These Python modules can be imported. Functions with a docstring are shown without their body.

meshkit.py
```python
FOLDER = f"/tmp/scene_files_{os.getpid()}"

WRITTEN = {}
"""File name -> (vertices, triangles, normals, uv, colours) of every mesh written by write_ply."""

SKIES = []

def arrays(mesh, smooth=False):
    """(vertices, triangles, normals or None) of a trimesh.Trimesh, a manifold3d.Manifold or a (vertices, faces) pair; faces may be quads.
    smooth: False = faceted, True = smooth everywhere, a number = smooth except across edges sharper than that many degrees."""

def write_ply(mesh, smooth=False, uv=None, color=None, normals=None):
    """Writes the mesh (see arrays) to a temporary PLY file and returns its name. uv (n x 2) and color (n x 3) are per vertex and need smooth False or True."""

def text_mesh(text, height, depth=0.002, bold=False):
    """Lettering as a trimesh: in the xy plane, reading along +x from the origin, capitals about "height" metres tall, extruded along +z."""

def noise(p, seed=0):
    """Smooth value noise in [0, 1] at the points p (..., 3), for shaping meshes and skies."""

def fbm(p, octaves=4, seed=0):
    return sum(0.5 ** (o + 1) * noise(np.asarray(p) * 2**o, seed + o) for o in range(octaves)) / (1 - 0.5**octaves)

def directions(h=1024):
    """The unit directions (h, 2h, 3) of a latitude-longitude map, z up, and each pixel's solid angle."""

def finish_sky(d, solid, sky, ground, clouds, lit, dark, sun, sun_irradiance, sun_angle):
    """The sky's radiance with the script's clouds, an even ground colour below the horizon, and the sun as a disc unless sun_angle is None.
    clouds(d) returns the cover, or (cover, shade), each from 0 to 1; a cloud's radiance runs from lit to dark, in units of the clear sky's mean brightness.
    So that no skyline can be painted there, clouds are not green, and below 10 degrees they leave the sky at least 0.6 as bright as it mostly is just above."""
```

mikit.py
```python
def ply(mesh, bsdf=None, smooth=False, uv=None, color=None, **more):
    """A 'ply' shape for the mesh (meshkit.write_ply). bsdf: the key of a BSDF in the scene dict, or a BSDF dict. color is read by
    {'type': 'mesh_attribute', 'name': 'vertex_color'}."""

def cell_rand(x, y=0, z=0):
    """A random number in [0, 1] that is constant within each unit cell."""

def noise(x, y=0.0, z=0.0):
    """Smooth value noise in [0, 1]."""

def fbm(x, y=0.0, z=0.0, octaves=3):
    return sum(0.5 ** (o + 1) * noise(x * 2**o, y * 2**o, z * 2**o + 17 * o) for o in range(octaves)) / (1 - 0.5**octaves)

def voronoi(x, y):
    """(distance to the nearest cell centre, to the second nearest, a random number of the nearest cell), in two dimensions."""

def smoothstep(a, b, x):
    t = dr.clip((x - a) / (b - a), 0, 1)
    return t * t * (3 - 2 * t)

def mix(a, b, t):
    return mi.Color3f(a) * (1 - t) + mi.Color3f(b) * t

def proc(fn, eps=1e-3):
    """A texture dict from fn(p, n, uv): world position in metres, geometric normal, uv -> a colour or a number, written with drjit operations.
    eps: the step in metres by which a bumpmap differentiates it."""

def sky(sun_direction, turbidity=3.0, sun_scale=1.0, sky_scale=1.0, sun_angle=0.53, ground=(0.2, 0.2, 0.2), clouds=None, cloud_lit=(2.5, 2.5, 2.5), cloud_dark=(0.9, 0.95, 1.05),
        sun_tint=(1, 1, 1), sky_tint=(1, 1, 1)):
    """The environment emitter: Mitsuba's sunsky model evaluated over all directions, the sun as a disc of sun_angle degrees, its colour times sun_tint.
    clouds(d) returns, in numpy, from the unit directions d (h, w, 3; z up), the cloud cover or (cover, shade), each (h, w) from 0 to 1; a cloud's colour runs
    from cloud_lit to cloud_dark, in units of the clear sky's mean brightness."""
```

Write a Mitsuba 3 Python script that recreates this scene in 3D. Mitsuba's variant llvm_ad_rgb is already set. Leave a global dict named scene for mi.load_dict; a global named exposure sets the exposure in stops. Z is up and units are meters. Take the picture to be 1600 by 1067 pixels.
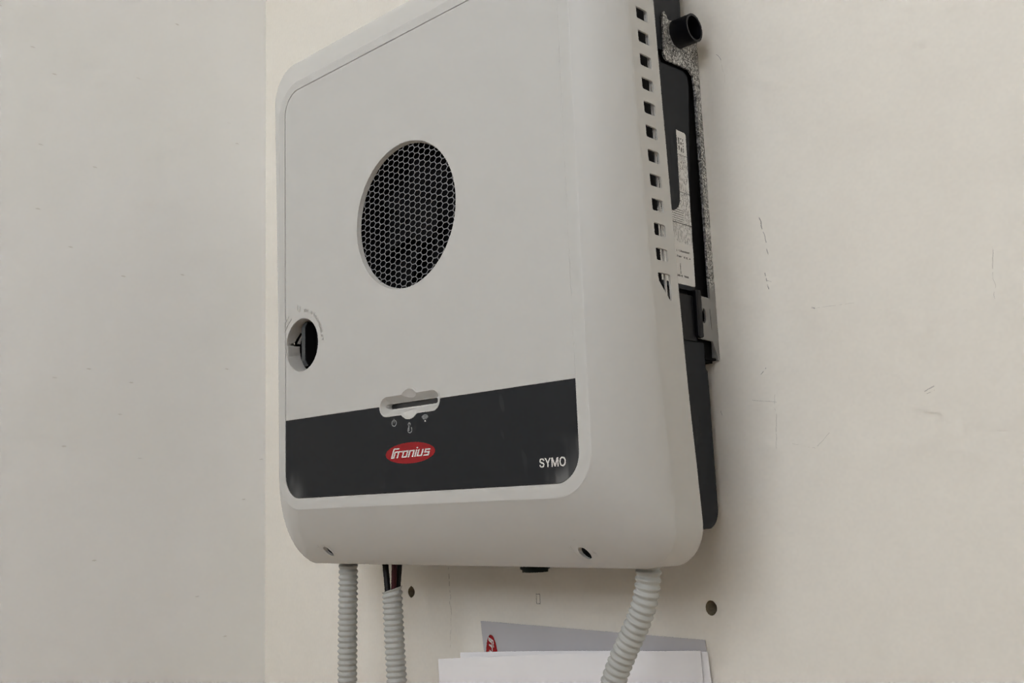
import math, numpy as np, trimesh, mitsuba as mi, mikit, meshkit, drjit as dr
import manifold3d as m3
from shapely.geometry import Polygon, LineString, Point, box
from shapely.ops import unary_union
from shapely import affinity
from mikit import proc, fbm, noise, voronoi, cell_rand, smoothstep, mix
from mitsuba import ScalarTransform4f as T

scene, labels = {'type': 'scene'}, {}
# ---------------------------------------------------------------- camera, sky, exposure
# Design units: 1 = width of the inverter's front panel (0.42 m); X right, Y into the wall, Z up.
S, WALL, Z0 = 0.42, 0.44, 1.5
def W(X, Y, Z): return np.array([S * X, S * (Y - WALL), Z0 + S * Z])
F, YAW, PITCH, ROLL = 1564.08, 0.747333, 0.16225, -0.039087
CAM = W(2.253403, -1.533724, -0.0387596)
cy, sy, cp, sp = math.cos(YAW), math.sin(YAW), math.cos(PITCH), math.sin(PITCH)
fwd = np.array([-sy * cp, cy * cp, sp]); rgt = np.array([cy, sy, 0.0]); up0 = np.cross(rgt, fwd)
up = -rgt * math.sin(ROLL) + up0 * math.cos(ROLL)
scene['camera'] = {'type': 'perspective', 'fov_axis': 'x', 'fov': math.degrees(2 * math.atan(800 / F)), 'near_clip': 0.02, 'far_clip': 100.0,
                   'to_world': T().look_at(origin=CAM.tolist(), target=(CAM + fwd).tolist(), up=up.tolist())}
scene['sky'] = mikit.sky((0.5, -0.5, 0.9), turbidity=4, sun_scale=0.0, clouds=lambda d: np.ones(d.shape[:2]), cloud_lit=(0.97, 1.0, 1.045), cloud_dark=(1, 1, 1), ground=(0.25, 0.24, 0.22))
exposure = 5.52
# the window opening in the front wall, behind the camera (metres)
WIN = (-0.15, 1.9, 1.95, 3.5)
ROOM_X1, ROOM_Y0, ROOM_H = 2.2, -2.4, 3.7
X_LEFT = S * -0.767

# ---------------------------------------------------------------- helpers
def numbered(k):
    if k not in scene and k not in labels: return k
    i = 1
    while f'{k}_{i:03d}' in scene or f'{k}_{i:03d}' in labels: i += 1
    return f'{k}_{i:03d}'
def obj(name, mesh, mat, parent=None, smooth=False, label=None, **kw):
    key = numbered((parent + '__' if parent else '') + name)
    scene[key] = mikit.ply(mesh, mat, smooth=smooth, **kw)
    if label: labels[key] = {'label': label}
    return key
def thing(name, label, cat, group=None):
    key = numbered(name); labels[key] = {'label': label, 'category': cat}
    if group: labels[key]['group'] = group
    return key
def struct(name, mesh, mat, smooth=False):
    scene[name] = mikit.ply(mesh, mat, smooth=smooth); labels[name] = {'kind': 'structure'}
def to_world(mesh):
    """design units -> metres"""
    if hasattr(mesh, 'to_mesh'):
        q = mesh.to_mesh(); v, f = np.array(q.vert_properties[:, :3], float), np.array(q.tri_verts)
    elif isinstance(mesh, tuple): v, f = np.asarray(mesh[0], float), np.asarray(mesh[1])
    else: v, f = np.array(mesh.vertices), np.array(mesh.faces)
    return trimesh.Trimesh(np.stack([S * v[:, 0], S * (v[:, 1] - WALL), Z0 + S * v[:, 2]], 1), f, process=False)
def man(v, f): return m3.Manifold(m3.Mesh(np.asarray(v, np.float32), np.asarray(f, np.uint32)))
def mbox(x0, x1, y0, y1, z0, z1): return m3.Manifold.cube([x1 - x0, y1 - y0, z1 - z0]).translate([x0, y0, z0])
def rbox(x0, x1, y0, y1, z0, z1, r, n=16):
    pts = [m3.Manifold.sphere(r, n).translate([x, y, z]) for x in (x0 + r, x1 - r) for y in (y0 + r, y1 - r) for z in (z0 + r, z1 - r)]
    return m3.Manifold.batch_hull(pts)
def polys(g): return [p for p in getattr(g, 'geoms', [g]) if p.geom_type == 'Polygon' and p.area > 1e-10]
def extr(g, y0, y1):
    """shapely shape in (X, Z) -> solid between depths y0 < y1"""
    out = []
    for p in polys(g):
        t = trimesh.creation.extrude_polygon(p, y1 - y0, engine='earcut')
        v = np.array(t.vertices); out.append(trimesh.Trimesh(np.stack([v[:, 0], y1 - v[:, 2], v[:, 1]], 1), t.faces, process=False))
    return trimesh.util.concatenate(out)
def extr_x(g, x0, x1):
    """shapely shape in (Y, Z) -> solid between x0 < x1"""
    out = []
    for p in polys(g):
        t = trimesh.creation.extrude_polygon(p, x1 - x0, engine='earcut')
        v = np.array(t.vertices); out.append(trimesh.Trimesh(np.stack([x0 + v[:, 2], v[:, 0], v[:, 1]], 1), t.faces, process=False))
    return trimesh.util.concatenate(out)
def tm(t): return man(t.vertices, t.faces)
def mextr(g, y0, y1):
    t = extr(g, y0, y1); t.merge_vertices(); return tm(t)
def mextr_x(g, x0, x1):
    t = extr_x(g, x0, x1); t.merge_vertices(); return tm(t)
def cyl_y(x, z, r0, r1, y0, y1, n=96):
    """frustum along Y, radius r0 at y0 and r1 at y1"""
    return m3.Manifold.cylinder(y1 - y0, r0, r1, n).rotate([-90, 0, 0]).translate([x, y0, z])
def cyl_x(y, z, r, x0, x1, n=64): return m3.Manifold.cylinder(x1 - x0, r, r, n).rotate([0, 90, 0]).translate([x0, y, z])
def cyl_z(x, y, r, z0, z1, n=64): return m3.Manifold.cylinder(z1 - z0, r, r, n).translate([x, y, z0])
def sweep(path, radii, n=28, cap=True):
    """tube along path (k x 3, metres) with a radius per point"""
    path = np.asarray(path, float); tan = np.gradient(path, axis=0); tan /= np.linalg.norm(tan, axis=1, keepdims=True)
    u = np.cross(tan, [0, 1.0, 0]); u /= np.linalg.norm(u, axis=1, keepdims=True); w = np.cross(tan, u)
    a = np.arange(n) * 2 * np.pi / n
    v = (path[:, None] + np.asarray(radii)[:, None, None] * (np.cos(a)[None, :, None] * u[:, None] + np.sin(a)[None, :, None] * w[:, None])).reshape(-1, 3)
    f = []
    for i in range(len(path) - 1):
        j = np.arange(n); k = (j + 1) % n
        f += [np.stack([i * n + j, i * n + k, (i + 1) * n + k], 1), np.stack([i * n + j, (i + 1) * n + k, (i + 1) * n + j], 1)]
    f = np.vstack(f)
    if cap:
        v = np.vstack([v, path[:1], path[-1:]]); c0, c1 = len(v) - 2, len(v) - 1; j = np.arange(n); k = (j + 1) % n; b = (len(path) - 1) * n
        f = np.vstack([f, np.stack([np.full(n, c0), k, j], 1), np.stack([np.full(n, c1), b + j, b + k], 1)])
    t = trimesh.Trimesh(v, f, process=False); t.fix_normals(); return t
def bezier(P, n):
    """Catmull-Rom through P, n points"""
    from scipy.interpolate import CubicSpline
    P = np.asarray(P, float); d = np.r_[0, np.cumsum(np.linalg.norm(np.diff(P, axis=0), axis=1))]
    return CubicSpline(d, P)(np.linspace(0, d[-1], n))
def lin(c): return [((v / 255) / 12.92 if v / 255 <= 0.04045 else ((v / 255 + 0.055) / 1.055) ** 2.4) for v in c]

# ---------------------------------------------------------------- materials
def mat(name, col, rough=0.5, metal=0.0, spec=0.5, **kw):
    c = col if isinstance(col, dict) else {'type': 'rgb', 'value': list(map(float, col))}
    r = rough if isinstance(rough, dict) else float(rough)
    scene[name] = {'type': 'twosided', 'bsdf': {'type': 'principled', 'base_color': c, 'roughness': r, 'metallic': metal, 'specular': spec, **kw}}
def bumpmat(name, col, fn, height, rough=0.6, eps=6e-4, spec=0.4):
    scene[name] = {'type': 'twosided', 'bsdf': {'type': 'bumpmap', 'arbitrary': proc(fn, eps), 'scale': height,
                   'bsdf': {'type': 'principled', 'base_color': col if isinstance(col, dict) else {'type': 'rgb', 'value': col}, 'roughness': rough, 'specular': spec}}}
WALLC = (0.765, 0.733, 0.668)
def seg(u, w, a, b):
    px, pz, bx, bz = u - a[0], w - a[1], b[0] - a[0], b[1] - a[1]
    h = dr.clip((px * bx + pz * bz) / (bx * bx + bz * bz), 0, 1)
    return dr.sqrt(dr.square(px - bx * h) + dr.square(pz - bz * h))
MARKS = [  # hairline cracks, scuffs and pencil strokes on the back wall: (from, to, half width, strength) in design units
    ((0.150, -0.180), (0.150, -0.265), 0.0022, 0.34), ((0.150, -0.265), (0.152, -0.33), 0.0016, 0.28), ((0.152, -0.33), (0.146, -0.42), 0.0012, 0.2),
    ((1.192, 0.575), (1.200, 0.548), 0.0012, 0.6), ((1.200, 0.540), (1.206, 0.515), 0.0010, 0.45), ((1.205, 0.50), (1.207, 0.488), 0.0012, 0.5),
    ((1.196, 0.45), (1.202, 0.41), 0.0014, 0.55), ((1.20, 0.43), (1.21, 0.425), 0.0009, 0.4),
    ((1.670, 0.41), (1.668, 0.36), 0.0010, 0.3), ((1.668, 0.36), (1.665, 0.31), 0.0008, 0.2),
    ((1.30, 0.352), (1.306, 0.350), 0.0016, 0.5), ((1.31, 0.35), (1.39, 0.347), 0.0006, 0.2),
    ((1.165, 0.225), (1.18, 0.237), 0.0012, 0.5), ((1.14, 0.17), (1.20, 0.16), 0.0008, 0.25), ((1.196, 0.185), (1.19, 0.06), 0.0009, 0.25),
    ((1.515, 0.150), (1.535, 0.158), 0.0012, 0.4), ((1.52, 0.145), (1.535, 0.150), 0.0009, 0.35),
    ((1.22, 0.07), (1.28, 0.055), 0.0007, 0.25), ((1.28, 0.055), (1.31, 0.085), 0.0007, 0.25),
    ((1.115, 0.990), (1.128, 0.972), 0.0009, 0.45), ((1.128, 0.972), (1.135, 0.915), 0.0006, 0.2),
    ((1.06, 0.155), (1.063, 0.145), 0.0012, 0.4),
]
PENCIL = [((0.475, -0.2665), (0.4875, -0.2665)), ((0.4875, -0.2665), (0.4875, -0.2905)), ((0.4875, -0.2905), (0.475, -0.2905)), ((0.475, -0.2905), (0.475, -0.2665))]
def wall_back_col(p, n, uv):
    u, w = p.x / S, (p.z - Z0) / S
    base = mix(WALLC, [0.745, 0.71, 0.645], smoothstep(0.35, 0.75, fbm(p.x * 5 + 3, p.z * 5, 0.0, 3)))
    base = base * (0.985 + 0.03 * noise(p.x * 420, p.z * 420, 1.0))
    wob = 0.006 * (noise(u * 60, w * 60, 3.0) - 0.5)
    k = mi.Float(0.0)
    for a, b, hw, st in MARKS:
        gap = smoothstep(0.25, 0.5, noise(u * 160 + 9, w * 160, 2.0))
        k = dr.maximum(k, st * gap * (1 - smoothstep(hw * 0.5, hw * 1.3, seg(u + wob, w, a, b))))
    for a, b in PENCIL: k = dr.maximum(k, 0.6 * (1 - smoothstep(0.0006, 0.0016, seg(u, w, a, b))))
    return mix(base, [0.12, 0.11, 0.10], k)
def wall_left_col(p, n, uv):
    base = mix([0.86, 0.86, 0.85], [0.84, 0.84, 0.82], smoothstep(0.35, 0.75, fbm(p.y * 5 + 3, p.z * 5, 2.0, 3)))
    spk = smoothstep(0.985, 0.995, cell_rand(p.y * 70, p.z * 70, 5)) * (1 - smoothstep(0.1, 0.3, dr.sqrt(dr.square(p.y * 70 - dr.floor(p.y * 70) - 0.5) + dr.square((p.z * 70 - dr.floor(p.z * 70) - 0.5) * 3))))
    return mix(base, [0.5, 0.47, 0.42], spk * 0.45)
def wall_relief(p, n, uv):
    a, b = p.x + p.y, p.z
    w = fbm(a * 35, b * 35, 1.0, 2) * 0.05
    return 0.5 * fbm(a * 240 + w * 100, b * 190, 2.0, 3) + 1.3 * smoothstep(0.50, 0.62, fbm(a * 38 + 7, b * 52, 4.0, 3)) * (1 - smoothstep(0.5, 0.75, fbm(a * 9, b * 9, 9.0, 2))) + 0.8 * fbm(a * 14, b * 14, 6.0, 2)
bumpmat('mat_wall_back', proc(wall_back_col), wall_relief, 0.00045, 0.75, spec=0.25)
bumpmat('mat_wall_left', proc(wall_left_col), wall_relief, 0.00035, 0.72, spec=0.25)
mat('mat_wall', WALLC, 0.8)
mat('mat_wall_right', (0.60, 0.58, 0.55), 0.8)
mat('mat_ceiling', (0.82, 0.81, 0.78), 0.85)
mat('mat_floor', proc(lambda p, n, uv: mix([0.32, 0.21, 0.115], [0.39, 0.27, 0.155], fbm(p.x * 6, p.y * 6, 0.0, 4))), 0.6)
mat('mat_trim', (0.8, 0.8, 0.78), 0.4)
scene['mat_pane'] = {'type': 'thindielectric', 'int_ior': 1.5}
def fine_grain(p, n, uv): return noise(p.x * 1900, p.y * 1900, p.z * 1900)
bumpmat('mat_cover', {'type': 'rgb', 'value': [0.485, 0.477, 0.455]}, fine_grain, 0.00005, 0.42, 3e-4, 0.5)
def panel_dark(p, n, uv):
    u, w = p.x / S, (p.z - Z0) / S
    # whitish rub marks near the two lower corners and a few faint scuffs
    streak = smoothstep(0.45, 0.8, noise(u * 55, w * 9, 3.0))
    left = dr.exp(-dr.square((u - 0.052) / 0.022) - dr.square((w - 0.004) / 0.034)) + 0.4 * dr.exp(-dr.square((u - 0.028) / 0.010) - dr.square((w - 0.045) / 0.02))
    right = smoothstep(0.02, 0.06, dr.sqrt(dr.square(u - 0.938) + dr.square(w - 0.062))) * smoothstep(0.90, 0.96, u) * (1 - smoothstep(0.03, 0.11, w))
    sc = smoothstep(0.80, 0.9, noise(u * 34 + 5, w * 30 + u * 40, 8.0)) * smoothstep(0.68, 0.75, u) * 0.022
    k = dr.clip(0.55 * left * (0.35 + 0.65 * streak) + 0.33 * right * (0.3 + 0.7 * streak) + sc, 0, 0.4)
    return mix([0.0115, 0.0130, 0.0155], [0.38, 0.38, 0.37], k)
mat('mat_panel_dark', proc(panel_dark), 0.5, spec=0.25)
mat('mat_chassis', (0.0090, 0.0118, 0.0165), 0.5, spec=0.3)
mat('mat_black', (0.005, 0.005, 0.0055), 0.8, spec=0.1)
mat('mat_grip', (0.045, 0.05, 0.052), 0.4)
mat('mat_black_gloss', (0.010, 0.010, 0.011), 0.18, spec=0.6)
mat('mat_tube', (0.003, 0.003, 0.0045), 0.4, spec=0.3)
mat('mat_wire', (0.15, 0.15, 0.155), 0.5, metal=0.0)
mat('mat_red', (0.27, 0.010, 0.013), 0.5, spec=0.25)
mat('mat_white_print', (0.58, 0.56, 0.54), 0.5)
mat('mat_grey_print', (0.25, 0.255, 0.26), 0.5)
mat('mat_mark', (0.008, 0.008, 0.008), 0.5)
def spangle(p, n, uv):
    f1, f2, r = voronoi((p.y + 0.37 * p.x) * 900, p.z * 760)
    g, _, r2 = voronoi((p.y + 0.37 * p.x) * 420 + 4, p.z * 390)
    v = 0.12 + 0.72 * r * r + 0.18 * (r2 - 0.5)
    plain = smoothstep(0.55, 0.60, noise(p.z * 9.0 + 2.3, 1.0, 0.0))
    return mix([1.0, 0.99, 0.96], [1.0, 0.98, 0.95], r) * dr.clip(mi.Float(v * (1 - plain) + 0.30 * plain), 0.05, 0.9)
mat('mat_galvanised', proc(spangle), 0.42, metal=0.35)
mat('mat_conduit', (0.40, 0.405, 0.385), 0.5)
mat('mat_cable_black', (0.006, 0.0055, 0.0055), 0.5, spec=0.25)
mat('mat_cable_red', (0.035, 0.002, 0.0045), 0.5, spec=0.25)
mat('mat_paper', (0.80, 0.79, 0.80), 0.7, spec=0.2)
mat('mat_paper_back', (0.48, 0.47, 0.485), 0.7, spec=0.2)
mat('mat_ink', (0.02, 0.02, 0.022), 0.6)
mat('mat_plaster', proc(lambda p, n, uv: mix([0.36, 0.31, 0.22], [0.20, 0.17, 0.12], fbm(p.x * 400, p.y * 400, p.z * 400, 2))), 0.9)
mat('mat_green', (0.005, 0.010, 0.007), 0.6, spec=0.2)
def rating(p, n, uv):
    """grey rows of small print, running up the label, with table rules"""
    a = (p.z - Z0) / S                       # 0.43 .. 0.79 along the label
    b = p.y / S + WALL                       # 0.28 .. 0.37 across it
    col = dr.floor(b * 260); word = cell_rand(dr.floor(a * 150), col, 1)
    row = (b * 260 - col)
    col2 = dr.floor(a * 190); row2 = a * 190 - col2
    body = dr.select((a > 0.525) & (a < 0.735), 1.0, 0.0)
    text = dr.select((row > 0.25) & (row < 0.8) & (word > 0.35) & (cell_rand(dr.floor(a * 900), col, 2) > 0.25), 0.7, 0.0) * body
    rules = dr.select((row2 < 0.35) & (a > 0.57) & (a < 0.605) & (b < 0.338), 0.75, 0.0)
    gap = dr.select((a > 0.57) & (a < 0.605) & (b < 0.338), 0.0, 1.0)
    big = dr.select((a > 0.743) & (a < 0.776) & (b * 110 - dr.floor(b * 110) < 0.6) & (cell_rand(dr.floor(a * 300), dr.floor(b * 110), 4) > 0.3) & (b > 0.318) & (b < 0.358), 0.85, 0.0)
    line = dr.maximum(dr.select(dr.abs(a - 0.735) < 0.0012, 0.6, 0.0), dr.maximum(dr.select(dr.abs(a - 0.57) < 0.0014, 0.85, 0.0), dr.select(dr.abs(a - 0.645) < 0.0012, 0.7, 0.0)))
    low = dr.select(((dr.abs(a - 0.505) < 0.0022) | (dr.abs(a - 0.492) < 0.0022)) & (cell_rand(dr.floor(b * 330), dr.floor(a * 300), 3) > 0.3) & (b > 0.30) & (b < 0.355), 0.75, 0.0)
    low2 = dr.select((dr.abs(b - 0.312) < 0.0016) & (a > 0.452) & (a < 0.478) & (cell_rand(dr.floor(a * 420), 1, 3) > 0.25), 0.8, 0.0)
    low3 = dr.select((dr.abs(a - 0.448) < 0.0022) & (cell_rand(dr.floor(b * 330), 7, 3) > 0.25) & (b < 0.345), 0.8, 0.0)
    k = dr.maximum(dr.maximum(dr.maximum(text * gap, rules), dr.maximum(big, line)), dr.maximum(low, dr.maximum(low2, low3)))
    return mix([0.70, 0.695, 0.68], [0.05, 0.05, 0.05], k)
mat('mat_rating', proc(rating), 0.5)

# ---------------------------------------------------------------- the room
def slab(x0, x1, y0, y1, z0, z1): return trimesh.creation.box(bounds=[[x0, y0, z0], [x1, y1, z1]])
HOLES = [W(-0.0135, WALL, -0.2752), W(0.9975, WALL, -0.2812)]
HR = [0.0062, 0.0063]
face = box(X_LEFT, 0, ROOM_X1, ROOM_H)
ring = []
rng = np.random.default_rng(4)
for h, r in zip(HOLES, HR):
    a = np.linspace(0, 2 * np.pi, 25)[:-1]
    rr = r * (1 + 0.06 * np.interp(a, np.linspace(0, 2 * np.pi, 9), np.r_[q := rng.uniform(-1, 1, 8), q[:1]]))
    ring.append(Polygon(np.stack([h[0] + rr * np.cos(a), h[2] + 1.08 * rr * np.sin(a)], 1)))
for g in ring: face = face.difference(g)
t = trimesh.creation.extrude_polygon(face, 0.12, engine='earcut'); v = np.array(t.vertices)
struct('wall_back', trimesh.Trimesh(np.stack([v[:, 0], 0.12 - v[:, 2], v[:, 1]], 1), t.faces, process=False), 'mat_wall_back')
for g in ring:   # the drilled holes: a rough plaster lining and bottom
    xy = np.array(g.exterior.coords)[:-1]; n = len(xy); c = xy.mean(0); vs = []; fs = []
    for k, (d, s) in enumerate([(0.0006, 1.0), (0.006, 0.97), (0.016, 0.85), (0.022, 0.55)]):
        vs += [[*(c + (q - c) * s)[:1], d, (c + (q - c) * s)[1]] for q in xy]
    vs.append([c[0], 0.024, c[1]])
    for k in range(3):
        for j in range(n): i = (j + 1) % n; fs += [[k * n + j, k * n + i, (k + 1) * n + i], [k * n + j, (k + 1) * n + i, (k + 1) * n + j]]
    fs += [[3 * n + j, 3 * n + (j + 1) % n, 4 * n] for j in range(n)]
    obj('drill_hole', trimesh.Trimesh(vs, fs, process=False), 'mat_plaster', 'wall_back', smooth=40)
struct('wall_left', slab(X_LEFT - 0.12, X_LEFT, ROOM_Y0, 0.12, 0, ROOM_H), 'mat_wall_left')
struct('wall_right', slab(ROOM_X1, ROOM_X1 + 0.12, ROOM_Y0, 0.12, 0, ROOM_H), 'mat_wall_right')
wf = box(X_LEFT - 0.12, 0, ROOM_X1 + 0.12, ROOM_H).difference(box(WIN[0], WIN[2], WIN[1], WIN[3]))
t = trimesh.creation.extrude_polygon(wf, 0.15, engine='earcut'); v = np.array(t.vertices)
struct('wall_front', trimesh.Trimesh(np.stack([v[:, 0], ROOM_Y0 - v[:, 2], v[:, 1]], 1), t.faces, process=False), 'mat_wall')
struct('floor', slab(X_LEFT - 0.12, ROOM_X1 + 0.12, ROOM_Y0 - 0.15, 0.12, -0.1, 0), 'mat_floor')
struct('ceiling', slab(X_LEFT - 0.12, ROOM_X1 + 0.12, ROOM_Y0 - 0.15, 0.12, ROOM_H, ROOM_H + 0.1), 'mat_ceiling')
fr = box(WIN[0], WIN[2], WIN[1], WIN[3]); mid = (WIN[0] + WIN[1]) / 2
fr = fr.difference(unary_union([box(WIN[0] + 0.05, WIN[2] + 0.05, mid - 0.03, WIN[3] - 0.05), box(mid + 0.03, WIN[2] + 0.05, WIN[1] - 0.05, WIN[3] - 0.05)]))
t = trimesh.creation.extrude_polygon(fr, 0.06, engine='earcut'); v = np.array(t.vertices)
struct('window_1', trimesh.Trimesh(np.stack([v[:, 0], ROOM_Y0 - 0.05 - v[:, 2], v[:, 1]], 1), t.faces, process=False), 'mat_trim')

# ---------------------------------------------------------------- the inverter
inv = thing('solar_inverter', 'light grey wall-mounted solar inverter with round fan grille and dark lower panel', 'inverter')
H, H1 = 1.1186, 0.2060
TZ = [-0.25, -0.0822, -0.0153, 0.0364, 0.12, 0.2195, 0.4029, 0.6131, 0.7961, 1.0275, 1.35]
TY = [0.2385, 0.2285, 0.2235, 0.2200, 0.2125, 0.2060, 0.1970, 0.1893, 0.1820, 0.1738, 0.1630]
def Yr(z): return np.interp(z, TZ, TY)
def Yc(z): return Yr(z) - 0.0945
NC, NS = 22, 34
def rrect(l, r, b, t_, rad):
    """rounded rectangle ring in (X, Z), counter-clockwise seen from the front, fixed vertex count"""
    out = []
    cs = [(r - rad, b + rad, -90), (r - rad, t_ - rad, 0), (l + rad, t_ - rad, 90), (l + rad, b + rad, 180)]
    for i, (cx, cz, a0) in enumerate(cs):
        a = np.radians(a0 + np.linspace(0, 90, NC)); arc = np.stack([cx + rad * np.cos(a), cz + rad * np.sin(a)], 1)
        nx = cs[(i + 1) % 4]; a1 = np.radians(nx[2]); q = np.array([nx[0] + rad * np.cos(a1), nx[1] + rad * np.sin(a1)])
        s = np.linspace(0, 1, NS + 1)[1:-1, None]
        out += [arc, arc[-1] * (1 - s) + q * s]
    return np.vstack(out)
def station(f, rad, inset=0.0, extra=0.0):
    """f: 0 at the rim's edge, 1 at the crease"""
    ex = 0.032 + 0.093 * f + extra - inset; eb = 0.030 + 0.144 * f + extra - inset; et = 0.027 + 0.108 * f + extra - inset
    return rrect(-(ex + 0.020 * f), 1 + ex, -eb, H + et, rad - inset)
def loft(rings):
    n = len(rings[0]); v = np.vstack(rings + [rings[0].mean(0)[None], rings[-1].mean(0)[None]]); f = []
    j = np.arange(n); k = (j + 1) % n
    for i in range(len(rings) - 1):
        f += [np.stack([i * n + j, (i + 1) * n + k, i * n + k], 1), np.stack([i * n + j, (i + 1) * n + j, (i + 1) * n + k], 1)]
    b = (len(rings) - 1) * n
    f += [np.stack([np.full(n, len(v) - 2), j, k], 1), np.stack([np.full(n, len(v) - 1), b + k, b + j], 1)]
    return man(v, np.vstack(f))
def ring3(xz, y): return np.stack([xz[:, 0], np.broadcast_to(y, len(xz)), xz[:, 1]], 1)
R0, R1 = 0.094, 0.090
def fcurve(t): return t + 0.59 * t * (1 - t)
rings = []
for off, y in [(-0.014, 0.0), (-0.0045, 0.0), (-0.0022, 0.0005), (-0.0008, 0.0012)]:
    rings.append(ring3(station(0, R0 + off, extra=off), y))
for q in np.linspace(0, 1, 15):
    xz = station(fcurve(q), R0 + (R1 - R0) * q); rings.append(ring3(xz, 0.0022 + (Yc(xz[:, 1]) - 0.0022) * q))
for q in (0.06, 0.5, 0.97, 1.0):
    xz = station(1, R1, extra=0.003 * q - (0.0015 if q == 1 else 0)); rings.append(ring3(xz, Yc(xz[:, 1]) + 0.0945 * q))
outer = loft(rings)
rings = []
TH = 0.0045
for q in np.linspace(0, 1, 11):
    xz = station(fcurve(q), R0 + (R1 - R0) * q, inset=TH + 0.003 * (1 - q)); rings.append(ring3(xz, 0.015 + (Yc(xz[:, 1]) + 0.002 - 0.015) * q))
for q in (0.5, 1.4):
    xz = station(1, R1, inset=TH, extra=0.003 * q); rings.append(ring3(xz, Yc(xz[:, 1]) + 0.0945 * q))
inner = loft(rings)
cover = outer - inner
PO = Polygon(rrect(0, 1, 0, H, 0.063))
cover -= mextr(PO, -0.01, 0.0045)
FX, FZ, FR = 0.4931, 0.6603, 0.1809
DX, DZ, DR = 0.0746, 0.4014, 0.0715
cover -= cyl_y(FX, FZ, FR, FR, -0.02, 0.03)
cover -= cyl_y(DX, DZ, DR, DR, -0.02, 0.03)
LX, LZ = 0.4964, 0.2048
stad = LineString([(0.4153, LZ), (0.5778, LZ)]).buffer(0.0228, quad_segs=24)
led = unary_union([stad, Point(LX, LZ).buffer(0.0345, quad_segs=32)]).buffer(-0.004, quad_segs=8).buffer(0.004, quad_segs=8).buffer(0.003, quad_segs=8).buffer(-0.003, quad_segs=8)
cover -= mextr(led.buffer(0.003), -0.02, 0.03)
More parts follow.
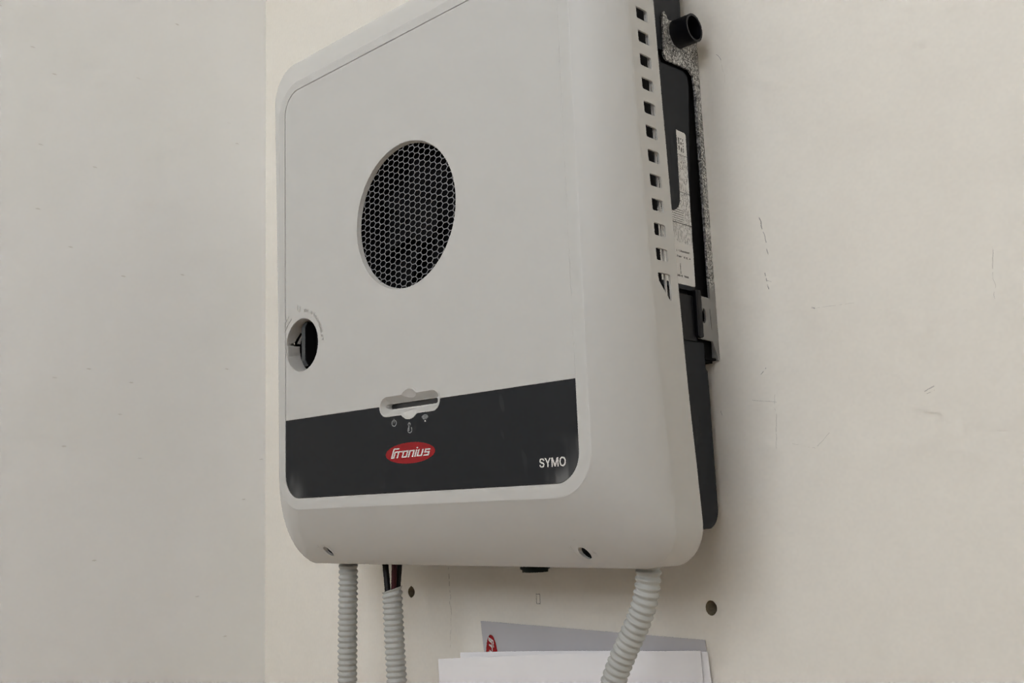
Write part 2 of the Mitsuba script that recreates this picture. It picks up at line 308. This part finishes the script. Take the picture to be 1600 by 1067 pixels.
# ventilation slots in the side band
cut = []
def sl(z): return 0.1075 + (0.98 - z) * 0.0335
def slot_poly(z0, z1, r=0.0035):
    return Polygon([(sl(z1), z1), (sl(z1) + 0.0385, z1 - 0.0005), (sl(z0) + 0.0395, z0), (sl(z0) + 0.0005, z0)]).buffer(-r).buffer(r, quad_segs=5)
for k in range(1, 16):
    zt = 0.4172 + 0.0521 * k
    cut.append(slot_poly(zt - 0.0262, zt))
cut.append(Polygon([(0.1267, 0.4172), (0.1682, 0.4172), (0.1692, 0.3632), (0.1640, 0.3612), (0.1285, 0.4000)]).buffer(-0.003).buffer(0.003, quad_segs=5))
for g in cut:
    for x0, x1 in ((1.09, 1.16), (-0.16, -0.09)): cover -= mextr_x(g, x0, x1)
# two screw holes in the lower slope, cable opening underneath
BH = [(0.068, -0.1385), (0.930, -0.1405)]
for x, z in BH: cover -= cyl_y(x, z, 0.0128, 0.0128, 0.02, 0.16, 40)
cover -= mbox(-0.06, 1.06, 0.155, 0.30, -0.26, -0.13)
obj('cover', to_world(cover), 'mat_cover', inv, smooth=28)
for x, z in BH:   # sleeve behind each screw hole
    obj('screw_sleeve', to_world((cyl_y(x, z, 0.0150, 0.0150, 0.07, 0.134, 40) - cyl_y(x, z, 0.0127, 0.0120, 0.06, 0.136, 40)) ^ inner), 'mat_grip', inv, smooth=30)
    obj('screw', to_world((cyl_y(x, z, 0.0122, 0.0122, 0.124, 0.132, 40) - mbox(x - 0.006, x + 0.006, 0.12, 0.127, z - 0.0012, z + 0.0012))), 'mat_grip', inv, smooth=30)
obj('inner_rib', to_world(mextr_x(Polygon([(0.1425, 1.22), (0.1465, 1.22), (0.1635, 0.36), (0.1595, 0.36)]), 1.1172, 1.1213)), 'mat_cover', inv)

# front panels, let into the cover
gap = 0.0012
up_poly = PO.buffer(-gap).intersection(box(-1, H1 + 0.0003, 2, 3)).difference(led.buffer(0.0026))
low_poly = PO.buffer(-gap).intersection(box(-1, -1, 2, H1 - 0.0003)).difference(led.buffer(0.0026))
pan = mextr(up_poly, 0.0012, 0.0045)
pan -= cyl_y(FX, FZ, FR, FR, -0.01, 0.02, 128); pan -= cyl_y(DX, DZ, DR, DR, -0.01, 0.02, 96)
obj('front_panel', to_world(pan), 'mat_cover', inv, smooth=28)
lowp = obj('lower_panel', to_world(mextr(low_poly, 0.0012, 0.0045)), 'mat_panel_dark', inv, label='dark anthracite lower strip of the front panel')
ringm = cyl_y(FX, FZ, FR - 0.0004, FR - 0.0004, 0.0014, 0.0125, 128) - cyl_y(FX, FZ, FR - 0.0010, FR - 0.0045, 0.0013, 0.013, 128)
obj('fan_ring', to_world(ringm), 'mat_cover', inv, smooth=30)
# honeycomb guard
px_, pz_ = 0.0189, 0.0155
hexes = []
hx = np.array([(math.cos(a), math.sin(a)) for a in np.radians(np.arange(0, 360, 60))]); hx = hx * [px_ / 1.5, pz_ / math.sqrt(3)]
wire = 0.0025
for i in range(-11, 12):
    for j in range(-14, 15):
        c = np.array([FX + i * px_, FZ + (j + 0.5 * (i % 2)) * pz_])
        if np.hypot(c[0] - FX, c[1] - FZ) < FR + 0.01: hexes.append(Polygon(hx + c).buffer(-wire / 2).buffer(-0.0012).buffer(0.0012, quad_segs=2))
guard = Point(FX, FZ).buffer(FR - 0.001, quad_segs=32).difference(unary_union(hexes))
obj('fan_grille', to_world(extr(guard, 0.0126, 0.0134)), 'mat_wire', inv, label='dark round honeycomb wire grille')
# the fan well behind it
well = cyl_y(FX, FZ, FR + 0.004, FR + 0.004, 0.0165, 0.10, 96) - cyl_y(FX, FZ, FR - 0.004, FR - 0.004, 0.0, 0.096, 96)
obj('fan_well', to_world(well), 'mat_black', inv, smooth=30)
fan = cyl_y(FX, FZ, 0.055, 0.058, 0.062, 0.092, 64)
for k in range(7):
    b = mbox(0.05, 0.165, -0.0015, 0.0015, -0.030, 0.030).rotate([42, 0, 0]).rotate([0, 360 * k / 7 + 10, 0]).translate([FX, 0.075, FZ])
    fan += b
obj('fan', to_world(fan), 'mat_black', inv, smooth=30)
# isolator opening with sleeve and switch knob
sleeve = cyl_y(DX, DZ, DR - 0.0004, DR - 0.0004, 0.002, 0.044, 96) - cyl_y(DX, DZ, DR - 0.0012, DR - 0.003, 0.0015, 0.06, 96)
sleeve -= mbox(DX - 0.10, DX - 0.02, 0.006, 0.06, 0.4092, 0.4160)
sleeve -= m3.Manifold.batch_hull([mbox(DX - 0.1, DX - 0.02, y, y + 0.002, z, z + 0.002) for y, z in ((0.024, 0.412), (0.031, 0.412), (0.036, 0.442), (0.042, 0.442))])
obj('switch_sleeve', to_world(sleeve), 'mat_cover', inv, smooth=30)
obj('sleeve_tab', to_world(rbox(0.002, 0.0080, 0.0035, 0.042, 0.379, 0.4085, 0.002)), 'mat_cover', inv, smooth=30)
knob = obj('disconnect_switch', to_world(cyl_y(DX, DZ, 0.084, 0.084, 0.088, 0.100, 64) + cyl_y(DX, DZ, 0.052, 0.056, 0.055, 0.09, 48)), 'mat_black', inv, smooth=30, label='black rotary disconnect switch recessed in the round opening')
gp = Polygon([(0.021, 0.365), (0.021, 0.452), (0.030, 0.466), (0.09, 0.466), (0.09, 0.350), (0.030, 0.350)])
obj('grip', to_world(mextr_x(gp, 0.0485, 0.0640)), 'mat_black', knob)
ge = Polygon([(0.0195, 0.363), (0.0195, 0.453), (0.0285, 0.468), (0.0300, 0.466), (0.0211, 0.452), (0.0211, 0.365), (0.0300, 0.350), (0.0285, 0.348)])
obj('grip_edge', to_world(mextr_x(ge, 0.0480, 0.0632)), 'mat_grip', knob)
# status light recess: bowl with a slot
led_m = mextr(led.buffer(0.0024), 0.0004, 0.030)
led_m -= m3.Manifold.batch_hull([cyl_y(x, LZ, 0.0232, 0.0085, -0.0005, 0.022, 48) for x in (0.4153, 0.5778)])
Rb = (0.034 ** 2 + 0.015 ** 2) / 0.03
led_m -= m3.Manifold.sphere(Rb, 96).translate([LX, 0.015 - Rb + 0.0004, LZ])
led_m -= m3.Manifold.batch_hull([cyl_y(x, LZ + 0.001, 0.0066, 0.0066, -0.01, 0.05, 32) for x in (0.4075, 0.567)])
obj('status_recess', to_world(led_m), 'mat_cover', inv, smooth=25, label='oval recessed bowl with dark status light slot')
obj('status_window', to_world(mextr(box(0.396, LZ - 0.008, 0.578, LZ + 0.010), 0.0305, 0.034)), 'mat_black_gloss', inv)

# ---- printing on the front
YP = 0.0012
def stroke(pts, w): return LineString(pts).buffer(w, cap_style='flat', join_style='mitre')
def arcpts(cx, cz, r, a0, a1, n=24): a = np.radians(np.linspace(a0, a1, n)); return [(cx + r * math.cos(q), cz + r * math.sin(q)) for q in a]
def word_logo():
    """rounded square italic lettering 'Fronius', x height 1, stroke .2"""
    w = 0.110; g = []
    def S_(pts): g.append(LineString(pts).buffer(w, cap_style='flat', join_style='round', quad_segs=4))
    # F: outer stroke with a top bar, folded into an inner stroke with a middle bar
    S_([(0.0, -0.1), (0.0, 1.42), (0.80, 1.42)]); S_([(0.30, -0.1), (0.30, 0.92), (0.72, 0.92)]); S_([(-0.1, 0.0), (0.4, 0.0)])
    S_([(0.86, -0.1), (0.86, 0.92), (1.42, 0.92)])                                                         # r
    S_([(1.62, 0.1), (1.62, 0.92), (2.22, 0.92), (2.22, 0.02), (1.62, 0.02), (1.62, 0.3)])                 # o
    S_([(2.56, -0.1), (2.56, 0.92), (3.16, 0.92), (3.16, -0.1)])                                           # n
    S_([(3.52, -0.1), (3.52, 1.02)]); S_([(3.52, 1.22), (3.52, 1.42)])                                     # i
    S_([(3.86, 1.02), (3.86, 0.02), (4.46, 0.02), (4.46, 1.02)])                                           # u
    S_([(5.52, 0.92), (4.86, 0.92), (4.86, 0.49), (5.44, 0.49), (5.44, 0.02), (4.76, 0.02)])               # s
    u = unary_union(g).buffer(0.03).buffer(-0.03)
    return affinity.affine_transform(u, [1, 0.28, 0, 1, 0, 0])
wl = word_logo(); bx0, bz0, bx1, bz1 = wl.bounds
def put_logo(x0, x1, z0, z1, shape): return affinity.translate(affinity.scale(affinity.translate(shape, -bx0, -bz0), (x1 - x0) / (bx1 - bx0), (z1 - z0) / (bz1 - bz0), origin=(0, 0)), x0, z0)
oval = affinity.scale(Point(0.4964, 0.0901).buffer(1, quad_segs=32), 0.0862, 0.0243)
lg = obj('logo', to_world(extr(oval, YP - 0.0004, YP + 0.0006)), 'mat_red', lowp, label='red oval logo reading Fronius')
def txt(text, height, bold=True):
    t = meshkit.text_mesh(text, height, 0.0004, bold); v = np.array(t.vertices)
    return trimesh.Trimesh(v, t.faces, process=False)
def place_txt(text, x0, x1, z0, z1, y, bold=True, rot=0):
    t = txt(text, 1.0, bold); v = np.array(t.vertices); lo, hi = v.min(0), v.max(0); n = (v - lo) / (hi - lo)
    V = np.stack([x0 + n[:, 0] * (x1 - x0), y - 0.0003 * n[:, 2], z0 + n[:, 1] * (z1 - z0)], 1)
    return trimesh.Trimesh(V, t.faces, process=False)
obj('model_name', to_world(place_txt('SYMO', 0.8938, 0.9642, 0.0345, 0.0536, YP, True)), 'mat_white_print', lowp, label='white letters SYMO')
obj('logo_lettering', to_world(extr(put_logo(0.4290, 0.5680, 0.0800, 0.1035, wl), YP - 0.0009, YP - 0.0002)), 'mat_white_print', lowp)
# status symbols: power, touch, wireless
ic = []
cx, cz = 0.4427, 0.1632
ic.append(affinity.scale(LineString(arcpts(cx, cz, 0.0072, 122, 418)).buffer(0.0011), 1.08, 1)); ic.append(LineString([(cx, cz + 0.001), (cx, cz + 0.0088)]).buffer(0.0011))
cx, cz = 0.4983, 0.1432
ic.append(LineString(arcpts(cx, cz, 0.0070, 140, 400)).buffer(0.0011)); ic.append(LineString([(cx - 0.003, cz - 0.001), (cx - 0.003, cz + 0.009)]).buffer(0.0013)); ic.append(LineString(arcpts(cx - 0.0018, cz + 0.0125, 0.0034, -20, 200)).buffer(0.0011))
cx, cz = 0.5514, 0.1597
ic += [LineString(arcpts(cx, cz, r, 40, 140)).buffer(0.0011) for r in (0.0062, 0.0098, 0.0132)]
for k, g in enumerate([unary_union(ic[0:2]), unary_union(ic[2:5]), unary_union(ic[5:8])]):
    obj('symbol', to_world(extr(g, YP - 0.0004, YP + 0.0004)), 'mat_grey_print', lowp)
obj('indicator_dot', to_world(extr(Point(0.5514, 0.1592).buffer(0.0021), YP - 0.0006, YP + 0.0004)), 'mat_white_print', lowp)
# raised lettering around the isolator opening
em = []
def arc_text(text, r, a_mid, h, span):
    n = len(text)
    for i, ch in enumerate(text):
        if ch == ' ': continue
        a = math.radians(a_mid + span / 2 - span * (i + 0.5) / n)
        t = txt(ch, h, False); v = np.array(t.vertices); v[:, 0] -= v[:, 0].mean()
        c, s = math.cos(a - math.pi / 2), math.sin(a - math.pi / 2)
        V = np.stack([DX + r * math.cos(a) + c * v[:, 0] - s * v[:, 1], YP - 0.0024 * (v[:, 2] > 0.0002) + 0.0003, DZ + r * math.sin(a) + s * v[:, 0] + c * v[:, 1]], 1)
        em.append(trimesh.Trimesh(V, t.faces, process=False))
arc_text('DC DISCONNECT', 0.0865, 40, 0.0085, 84)
obj('raised_lettering', to_world(trimesh.util.concatenate(em)), 'mat_cover', inv)
sym = unary_union([LineString(arcpts(DX, DZ, 0.089, 122, 152)).buffer(0.0014), LineString(arcpts(DX, DZ, 0.102, 126, 138)).buffer(0.001),
                   LineString([(DX - 0.018, DZ + 0.108), (DX - 0.018, DZ + 0.094), (DX - 0.012, DZ + 0.090), (DX - 0.008, DZ + 0.096), (DX - 0.008, DZ + 0.104)]).buffer(0.0013)])
obj('raised_symbol', to_world(extr(sym, YP - 0.0020, YP + 0.0003)), 'mat_cover', inv)
# small raised marks around the two screw holes, on the lower slope
def slope_y(z):
    q = np.linspace(0, 1, 200); zz = -(0.030 + 0.144 * fcurve(q)); yy = 0.0022 + (Yc(zz) - 0.0022) * q
    return np.interp(-z, -zz, yy)
for (hxx, hzz) in BH:
    g = unary_union([LineString(arcpts(hxx, hzz, 0.0175, 60, 150)).buffer(0.0008), LineString([(hxx - 0.031, hzz - 0.006), (hxx - 0.022, hzz - 0.006), (hxx - 0.024, hzz + 0.003), (hxx - 0.030, hzz + 0.002)]).buffer(0.0008),
                     LineString(arcpts(hxx - 0.025, hzz + 0.011, 0.0035, 0, 300)).buffer(0.0008), LineString([(hxx + 0.021, hzz - 0.006), (hxx + 0.021, hzz + 0.003), (hxx + 0.028, hzz + 0.002), (hxx + 0.030, hzz - 0.006)]).buffer(0.0008),
                     LineString(arcpts(hxx + 0.022, hzz + 0.010, 0.003, 40, 300)).buffer(0.0008), LineString([(hxx - 0.012, hzz + 0.026), (hxx - 0.002, hzz + 0.027)]).buffer(0.001)])
    t = extr(g, 0, 0.002); v = np.array(t.vertices); v[:, 1] = slope_y(v[:, 2]) - 0.0009 + v[:, 1]
    obj('raised_mark', to_world(trimesh.Trimesh(v, t.faces, process=False)), 'mat_cover', inv)

# ---- dark chassis behind the cover
core = mbox(-0.03, 1.028, 0.11, 0.424, 0.262, 1.215)
core = mbox(-0.03, 1.052, 0.11, 0.430, 0.262, 1.06) + mbox(1.0, 1.078, 0.085, 0.21, 0.0, 1.215) + mbox(-0.078, -0.02, 0.085, 0.21, 0.0, 1.215)
obj('inner_body', to_world(core), 'mat_black', inv)
def rpoly(pts, r): return Polygon(pts).buffer(-r).buffer(r, quad_segs=8)
ch = mextr_x(rpoly([(0.10, 0.975), (0.300, 0.975), (0.386, 0.975), (0.3855, 1.215), (0.10, 1.215)], 0.003), -0.06, 1.060)
low = Polygon([(0.10, -0.105), (0.397, -0.105), (0.3948, 0.2403), (0.3862, 0.2473), (0.3865, 0.3035), (0.10, 0.3035)]).buffer(-0.042).buffer(0.042, quad_segs=12).union(
      Polygon([(0.10, 0.0), (0.3962, 0.0), (0.3940, 0.2393), (0.3862, 0.2473), (0.3865, 0.3035), (0.10, 0.3035)]))
ch += mextr_x(low, -0.06, 1.060)
ch += mextr_x(rpoly([(0.10, 0.42), (0.366, 0.4185), (0.3725, 0.66), (0.3985, 0.915), (0.395, 0.941), (0.378, 0.9485), (0.288, 0.9425), (0.282, 0.960), (0.10, 0.96)], 0.006), -0.06, 1.060)
obj('chassis', to_world(ch), 'mat_chassis', inv, smooth=25, label='dark anthracite housing behind the light cover')
ov = Polygon([(0.12, 0.8508), (0.3139, 0.8508), (0.3246, 0.84), (0.3225, 0.6729), (0.3205, 0.62), (0.312, 0.6045), (0.300, 0.5965), (0.12, 0.585)]).buffer(-0.004).buffer(0.004)
obj('side_plate', to_world(mextr_x(ov, 1.058, 1.0655)), 'mat_chassis', inv, smooth=25)
obj('rating_label', to_world(extr_x(Polygon([(0.20, 0.4292), (0.3645, 0.4292), (0.3672, 0.4325), (0.3700, 0.7885), (0.3655, 0.7926), (0.20, 0.7926)]), 1.0595, 1.0607)), 'mat_rating', inv, label='white rating label with rows of small black print')
lt = mbox(0.99, 1.066, 0.20, 0.350, 0.304, 0.4055) + rbox(1.03, 1.076, 0.346, 0.3665, 0.312, 0.4200, 0.004) + mbox(0.9, 1.03, 0.30, 0.385, 0.30, 0.41)
obj('side_latch', to_world(lt), 'mat_tube', inv, smooth=30)
mk = [box(0.3485 - 0.002, z, 0.3485 + 0.0025, z + q) for z, q in ((0.134, 0.0045), (0.1265, 0.003), (0.1205, 0.0025), (0.1145, 0.0045), (0.1065, 0.003), (0.098, 0.0055))]
mk += [LineString(arcpts(0.290, 0.135, r, -50, 60)).buffer(0.0012) for r in (0.020, 0.030)] + [LineString([(0.31, 0.088), (0.323, 0.098)]).buffer(0.001)]
obj('moulded_mark', to_world(extr_x(unary_union(mk), 1.0592, 1.0606)), 'mat_mark', inv)
obj('cable_gland', to_world(cyl_z(0.6865, 0.205, 0.034, -0.1835, -0.10) + cyl_z(0.6865, 0.205, 0.030, -0.19, -0.1835 + 0.001)), 'mat_green', inv, smooth=30)
for x, y in ((0.002, 0.20), (1.008, 0.20)):
    obj('gland_nut', to_world(cyl_z(x, y, 0.036, -0.135, -0.1045, 6)), 'mat_chassis', inv)

# ---------------------------------------------------------------- mounting bracket
br = thing('mounting_bracket', 'speckled galvanised steel mounting bracket between the inverter and the wall', 'bracket')
bp = Polygon([(0.3057, 1.0715), (0.312, 1.068), (0.318, 1.058), (0.322, 1.055), (0.4395, 1.075), (0.4395, 0.4120), (0.4395, 0.27), (0.4330, 0.2656), (0.4280, 0.284), (0.4150, 0.3095), (0.352, 0.3123), (0.359, 0.339),
              (0.3725, 0.384), (0.3756, 0.4095), (0.4160, 0.4085), (0.4165, 0.50), (0.4195, 0.67), (0.4225, 0.765), (0.4190, 0.90), (0.4115, 0.9445), (0.394, 0.9555), (0.3022, 0.9514), (0.2925, 0.965), (0.2976, 0.9771), (0.2985, 1.055)]).buffer(-0.002).buffer(0.002, quad_segs=5)
slot = affinity.rotate(affinity.scale(Point(0.386, 0.3655).buffer(1, quad_segs=12), 0.0085, 0.0175), -6)
bp = bp.difference(slot).difference(Polygon([(0.4105, 0.3850), (0.4130, 0.3850), (0.4150, 0.335), (0.4130, 0.335)]))
plate = mextr_x(bp, 1.0612, 1.0662)
obj('side_flange', to_world(plate), 'mat_galvanised', br, smooth=25)
obj('back_plate', to_world(mbox(0.02, 1.0613, 0.4320, 0.4395, 0.275, 1.07) ), 'mat_galvanised', br)
lipx = mbox(1.0, 1.0612, 0.385, 0.432, 0.267, 0.272)
obj('bottom_lip', to_world(lipx), 'mat_black', br)
# black plastic spout sticking out sideways through the bracket
sp_ = thing('plastic_spout', 'short black open plastic tube sticking out of the bracket near the top', 'tube')
tb = cyl_x(0.3555, 1.0300, 0.0335, 1.060, 1.1135, 64) - cyl_x(0.3555, 1.0300, 0.0280, 1.066, 1.12, 64)
obj('tube', to_world(tb), 'mat_tube', sp_, smooth=30)

# ---------------------------------------------------------------- conduits and cables
def conduit(key, path, pitch=0.0145, r=0.0268, amp=0.0042, tip=False):
    P = bezier(np.array([W(*q) for q in path]), 4000); d = np.r_[0, np.cumsum(np.linalg.norm(np.diff(P, axis=0), axis=1))]
    n = int(d[-1] / (pitch * S) * 8); s = np.linspace(0, d[-1], n); Q = np.stack([np.interp(s, d, P[:, k]) for k in range(3)], 1)
    ph = (s / (pitch * S)) % 1.0
    rad = S * (r - amp * (0.5 - 0.5 * np.cos(2 * np.pi * ph)) ** 1.3)
    scene_key = numbered(key)
    if tip:    # open end: the wall turns inside
        k = 40; Q = np.vstack([Q[:k][::-1], Q]); rad = np.r_[np.full(k, S * (r - 0.007)), rad]
        Q[k] = Q[k + 1] * 0.02 + Q[k] * 0.98
    t = sweep(Q, rad, 36, cap=not tip)
    if tip:    # cut off at a slant
        v = np.array(t.vertices); e = W(*path[0]); w = np.clip(1 - (e[2] - v[:, 2]) / (0.07 * S), 0, 1) ** 2
        v[:, 2] += w * (0.22 * (v[:, 0] - e[0]) + 0.20 * (v[:, 1] - e[1])); t = trimesh.Trimesh(v, t.faces, process=False)
    scene[scene_key] = mikit.ply(t, 'mat_conduit', smooth=60)
    return scene_key
zf = (0.0 - Z0) / S + 0.0
k1 = conduit('conduit', [(0.0035, 0.20, -0.110), (0.0035, 0.20, -0.186), (-0.0015, 0.20, -0.33), (-0.006, 0.20, -0.482), (-0.008, 0.20, -0.8), (0.0, 0.20, -1.6), (0.0, 0.2, zf)], 0.0150)
labels[k1] = {'label': 'grey corrugated conduit leaving the inverter straight down at its left end', 'category': 'conduit'}
k2 = conduit('conduit', [(0.1875, 0.20, -0.2415), (0.1905, 0.20, -0.33), (0.1985, 0.20, -0.4645), (0.206, 0.20, -0.65), (0.21, 0.20, -1.6), (0.21, 0.2, zf)], 0.0143, tip=True)
labels[k2] = {'label': 'grey corrugated conduit with an open upper end that black and red cables go into', 'category': 'conduit'}
k3 = conduit('conduit', [(1.008, 0.20, -0.110), (1.0065, 0.20, -0.175), (0.992, 0.20, -0.245), (0.948, 0.20, -0.325), (0.9025, 0.20, -0.405), (0.862, 0.20, -0.52), (0.84, 0.2, -0.9), (0.84, 0.2, -1.8), (0.84, 0.2, zf)], 0.0150, r=0.0272)
labels[k3] = {'label': 'grey corrugated conduit bending to the left in front of the white papers', 'category': 'conduit'}
def cable(key, xs, y, m, r, lab, cat):
    P = np.array([W(x, yy, z) for x, yy, z in xs]); P = bezier(P, 60)
    k = numbered(key); scene[k] = mikit.ply(sweep(P, np.full(len(P), S * r), 16), m, smooth=40); labels[k] = {'label': lab, 'category': cat}
cable('cable', [(0.150, 0.205, -0.100), (0.158, 0.203, -0.18), (0.170, 0.199, -0.24), (0.178, 0.198, -0.36)], 0, 'mat_cable_black', 0.0080, 'black cable entering the open conduit, left of the red one', 'cable')
cable('cable', [(0.206, 0.193, -0.100), (0.206, 0.193, -0.18), (0.201, 0.194, -0.24), (0.203, 0.194, -0.36)], 0, 'mat_cable_red', 0.0072, 'dark red cable between the two black ones entering the open conduit', 'cable')
cable('cable', [(0.201, 0.217, -0.100), (0.199, 0.216, -0.18), (0.193, 0.213, -0.24), (0.196, 0.211, -0.36)], 0, 'mat_cable_black', 0.0076, 'black cable entering the open conduit, right of the red one', 'cable')

# ---------------------------------------------------------------- papers at the wall
def sheet(fn, nu=40, nv=24, th=0.0008):
    """curved sheet of paper: fn(u, v) -> (X, Y, Z), u along the top edge, v down"""
    u, v = np.meshgrid(np.linspace(0, 1, nu), np.linspace(0, 1, nv), indexing='ij')
    A = np.stack(fn(u, v), -1); du = np.gradient(A, axis=0); dv = np.gradient(A, axis=1); n = np.cross(du, dv); n /= np.linalg.norm(n, axis=-1, keepdims=True)
    if n[..., 1].mean() > 0: n = -n
    B = A - n * th; P = np.vstack([A.reshape(-1, 3), B.reshape(-1, 3)]); idx = np.arange(nu * nv).reshape(nu, nv); o = nu * nv; f = []
    a, b, c, d = idx[:-1, :-1].ravel(), idx[1:, :-1].ravel(), idx[1:, 1:].ravel(), idx[:-1, 1:].ravel()
    f += [np.stack([a, b, c], 1), np.stack([a, c, d], 1), np.stack([a + o, c + o, b + o], 1), np.stack([a + o, d + o, c + o], 1)]
    rim = np.r_[idx[:, 0], idx[-1, 1:], idx[-2::-1, -1], idx[0, -2:0:-1]]; r2 = np.roll(rim, -1)
    f += [np.stack([rim, r2, r2 + o], 1), np.stack([rim, r2 + o, rim + o], 1)]
    t = trimesh.Trimesh(P, np.vstack(f), process=False); t.fix_normals(); return to_world(t)
def front(u, v):
    x = 0.272 + 0.700 * u - 0.010 * v * (1 - u); y = 0.425 - 0.145 * (1 - u) ** 1.7 + 0.0 * v
    z = -0.4215 + 0.0485 * u - 0.5 * v
    roll = np.exp(-u / 0.02) * np.clip(0.1 - v, 0, 1)
    return x + 0.012 * v * u, y - 0.02 * roll, z
def middle(u, v): return 0.300 + 0.687 * u + 0.030 * v * u, 0.4305 - 0.10 * (1 - u) ** 2.0, -0.41 + 0.035 * u - 0.45 * v
def back(u, v): return 0.2745 + 0.7035 * u + 0.058 * v, np.full_like(u, 0.4365) - 0.003 * (1 - u), -0.3425 - 0.0085 * u - 0.48 * v
obj('paper_sheet', sheet(front), 'mat_paper', smooth=40); labels['paper_sheet'] = {'label': 'blank white paper sheet in front, curling off the wall at its left end', 'category': 'paper'}
scene['paper_sheet_001'] = mikit.ply(sheet(middle), 'mat_paper', smooth=40); labels['paper_sheet_001'] = {'label': 'white paper sheet between the front sheet and the one with the red logo', 'category': 'paper'}
ps = 'paper_sheet_002'; labels[ps] = {'label': 'white paper sheet flat on the wall with a red oval logo at its left', 'category': 'paper'}
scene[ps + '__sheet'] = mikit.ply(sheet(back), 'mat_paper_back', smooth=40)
po = affinity.rotate(affinity.scale(Point(0.3155, -0.4465).buffer(1, quad_segs=24), 0.0225, 0.0700), 3)
obj('printed_logo', to_world(extr(po, 0.4322, 0.4330)), 'mat_red', ps)
pl = affinity.rotate(put_logo(0.255, 0.375, -0.455, -0.437, wl), -87, origin=(0.3155, -0.4465))
obj('lettering', to_world(extr(affinity.translate(pl, 0.0, 0.004), 0.4316, 0.4323)), 'mat_white_print', ps)
obj('printed_line', to_world(extr(unary_union([box(0.700 + 0.016 * k, -0.405, 0.711 + 0.016 * k, -0.392) for k in range(5)]), 0.4325, 0.4345)), 'mat_ink', ps)
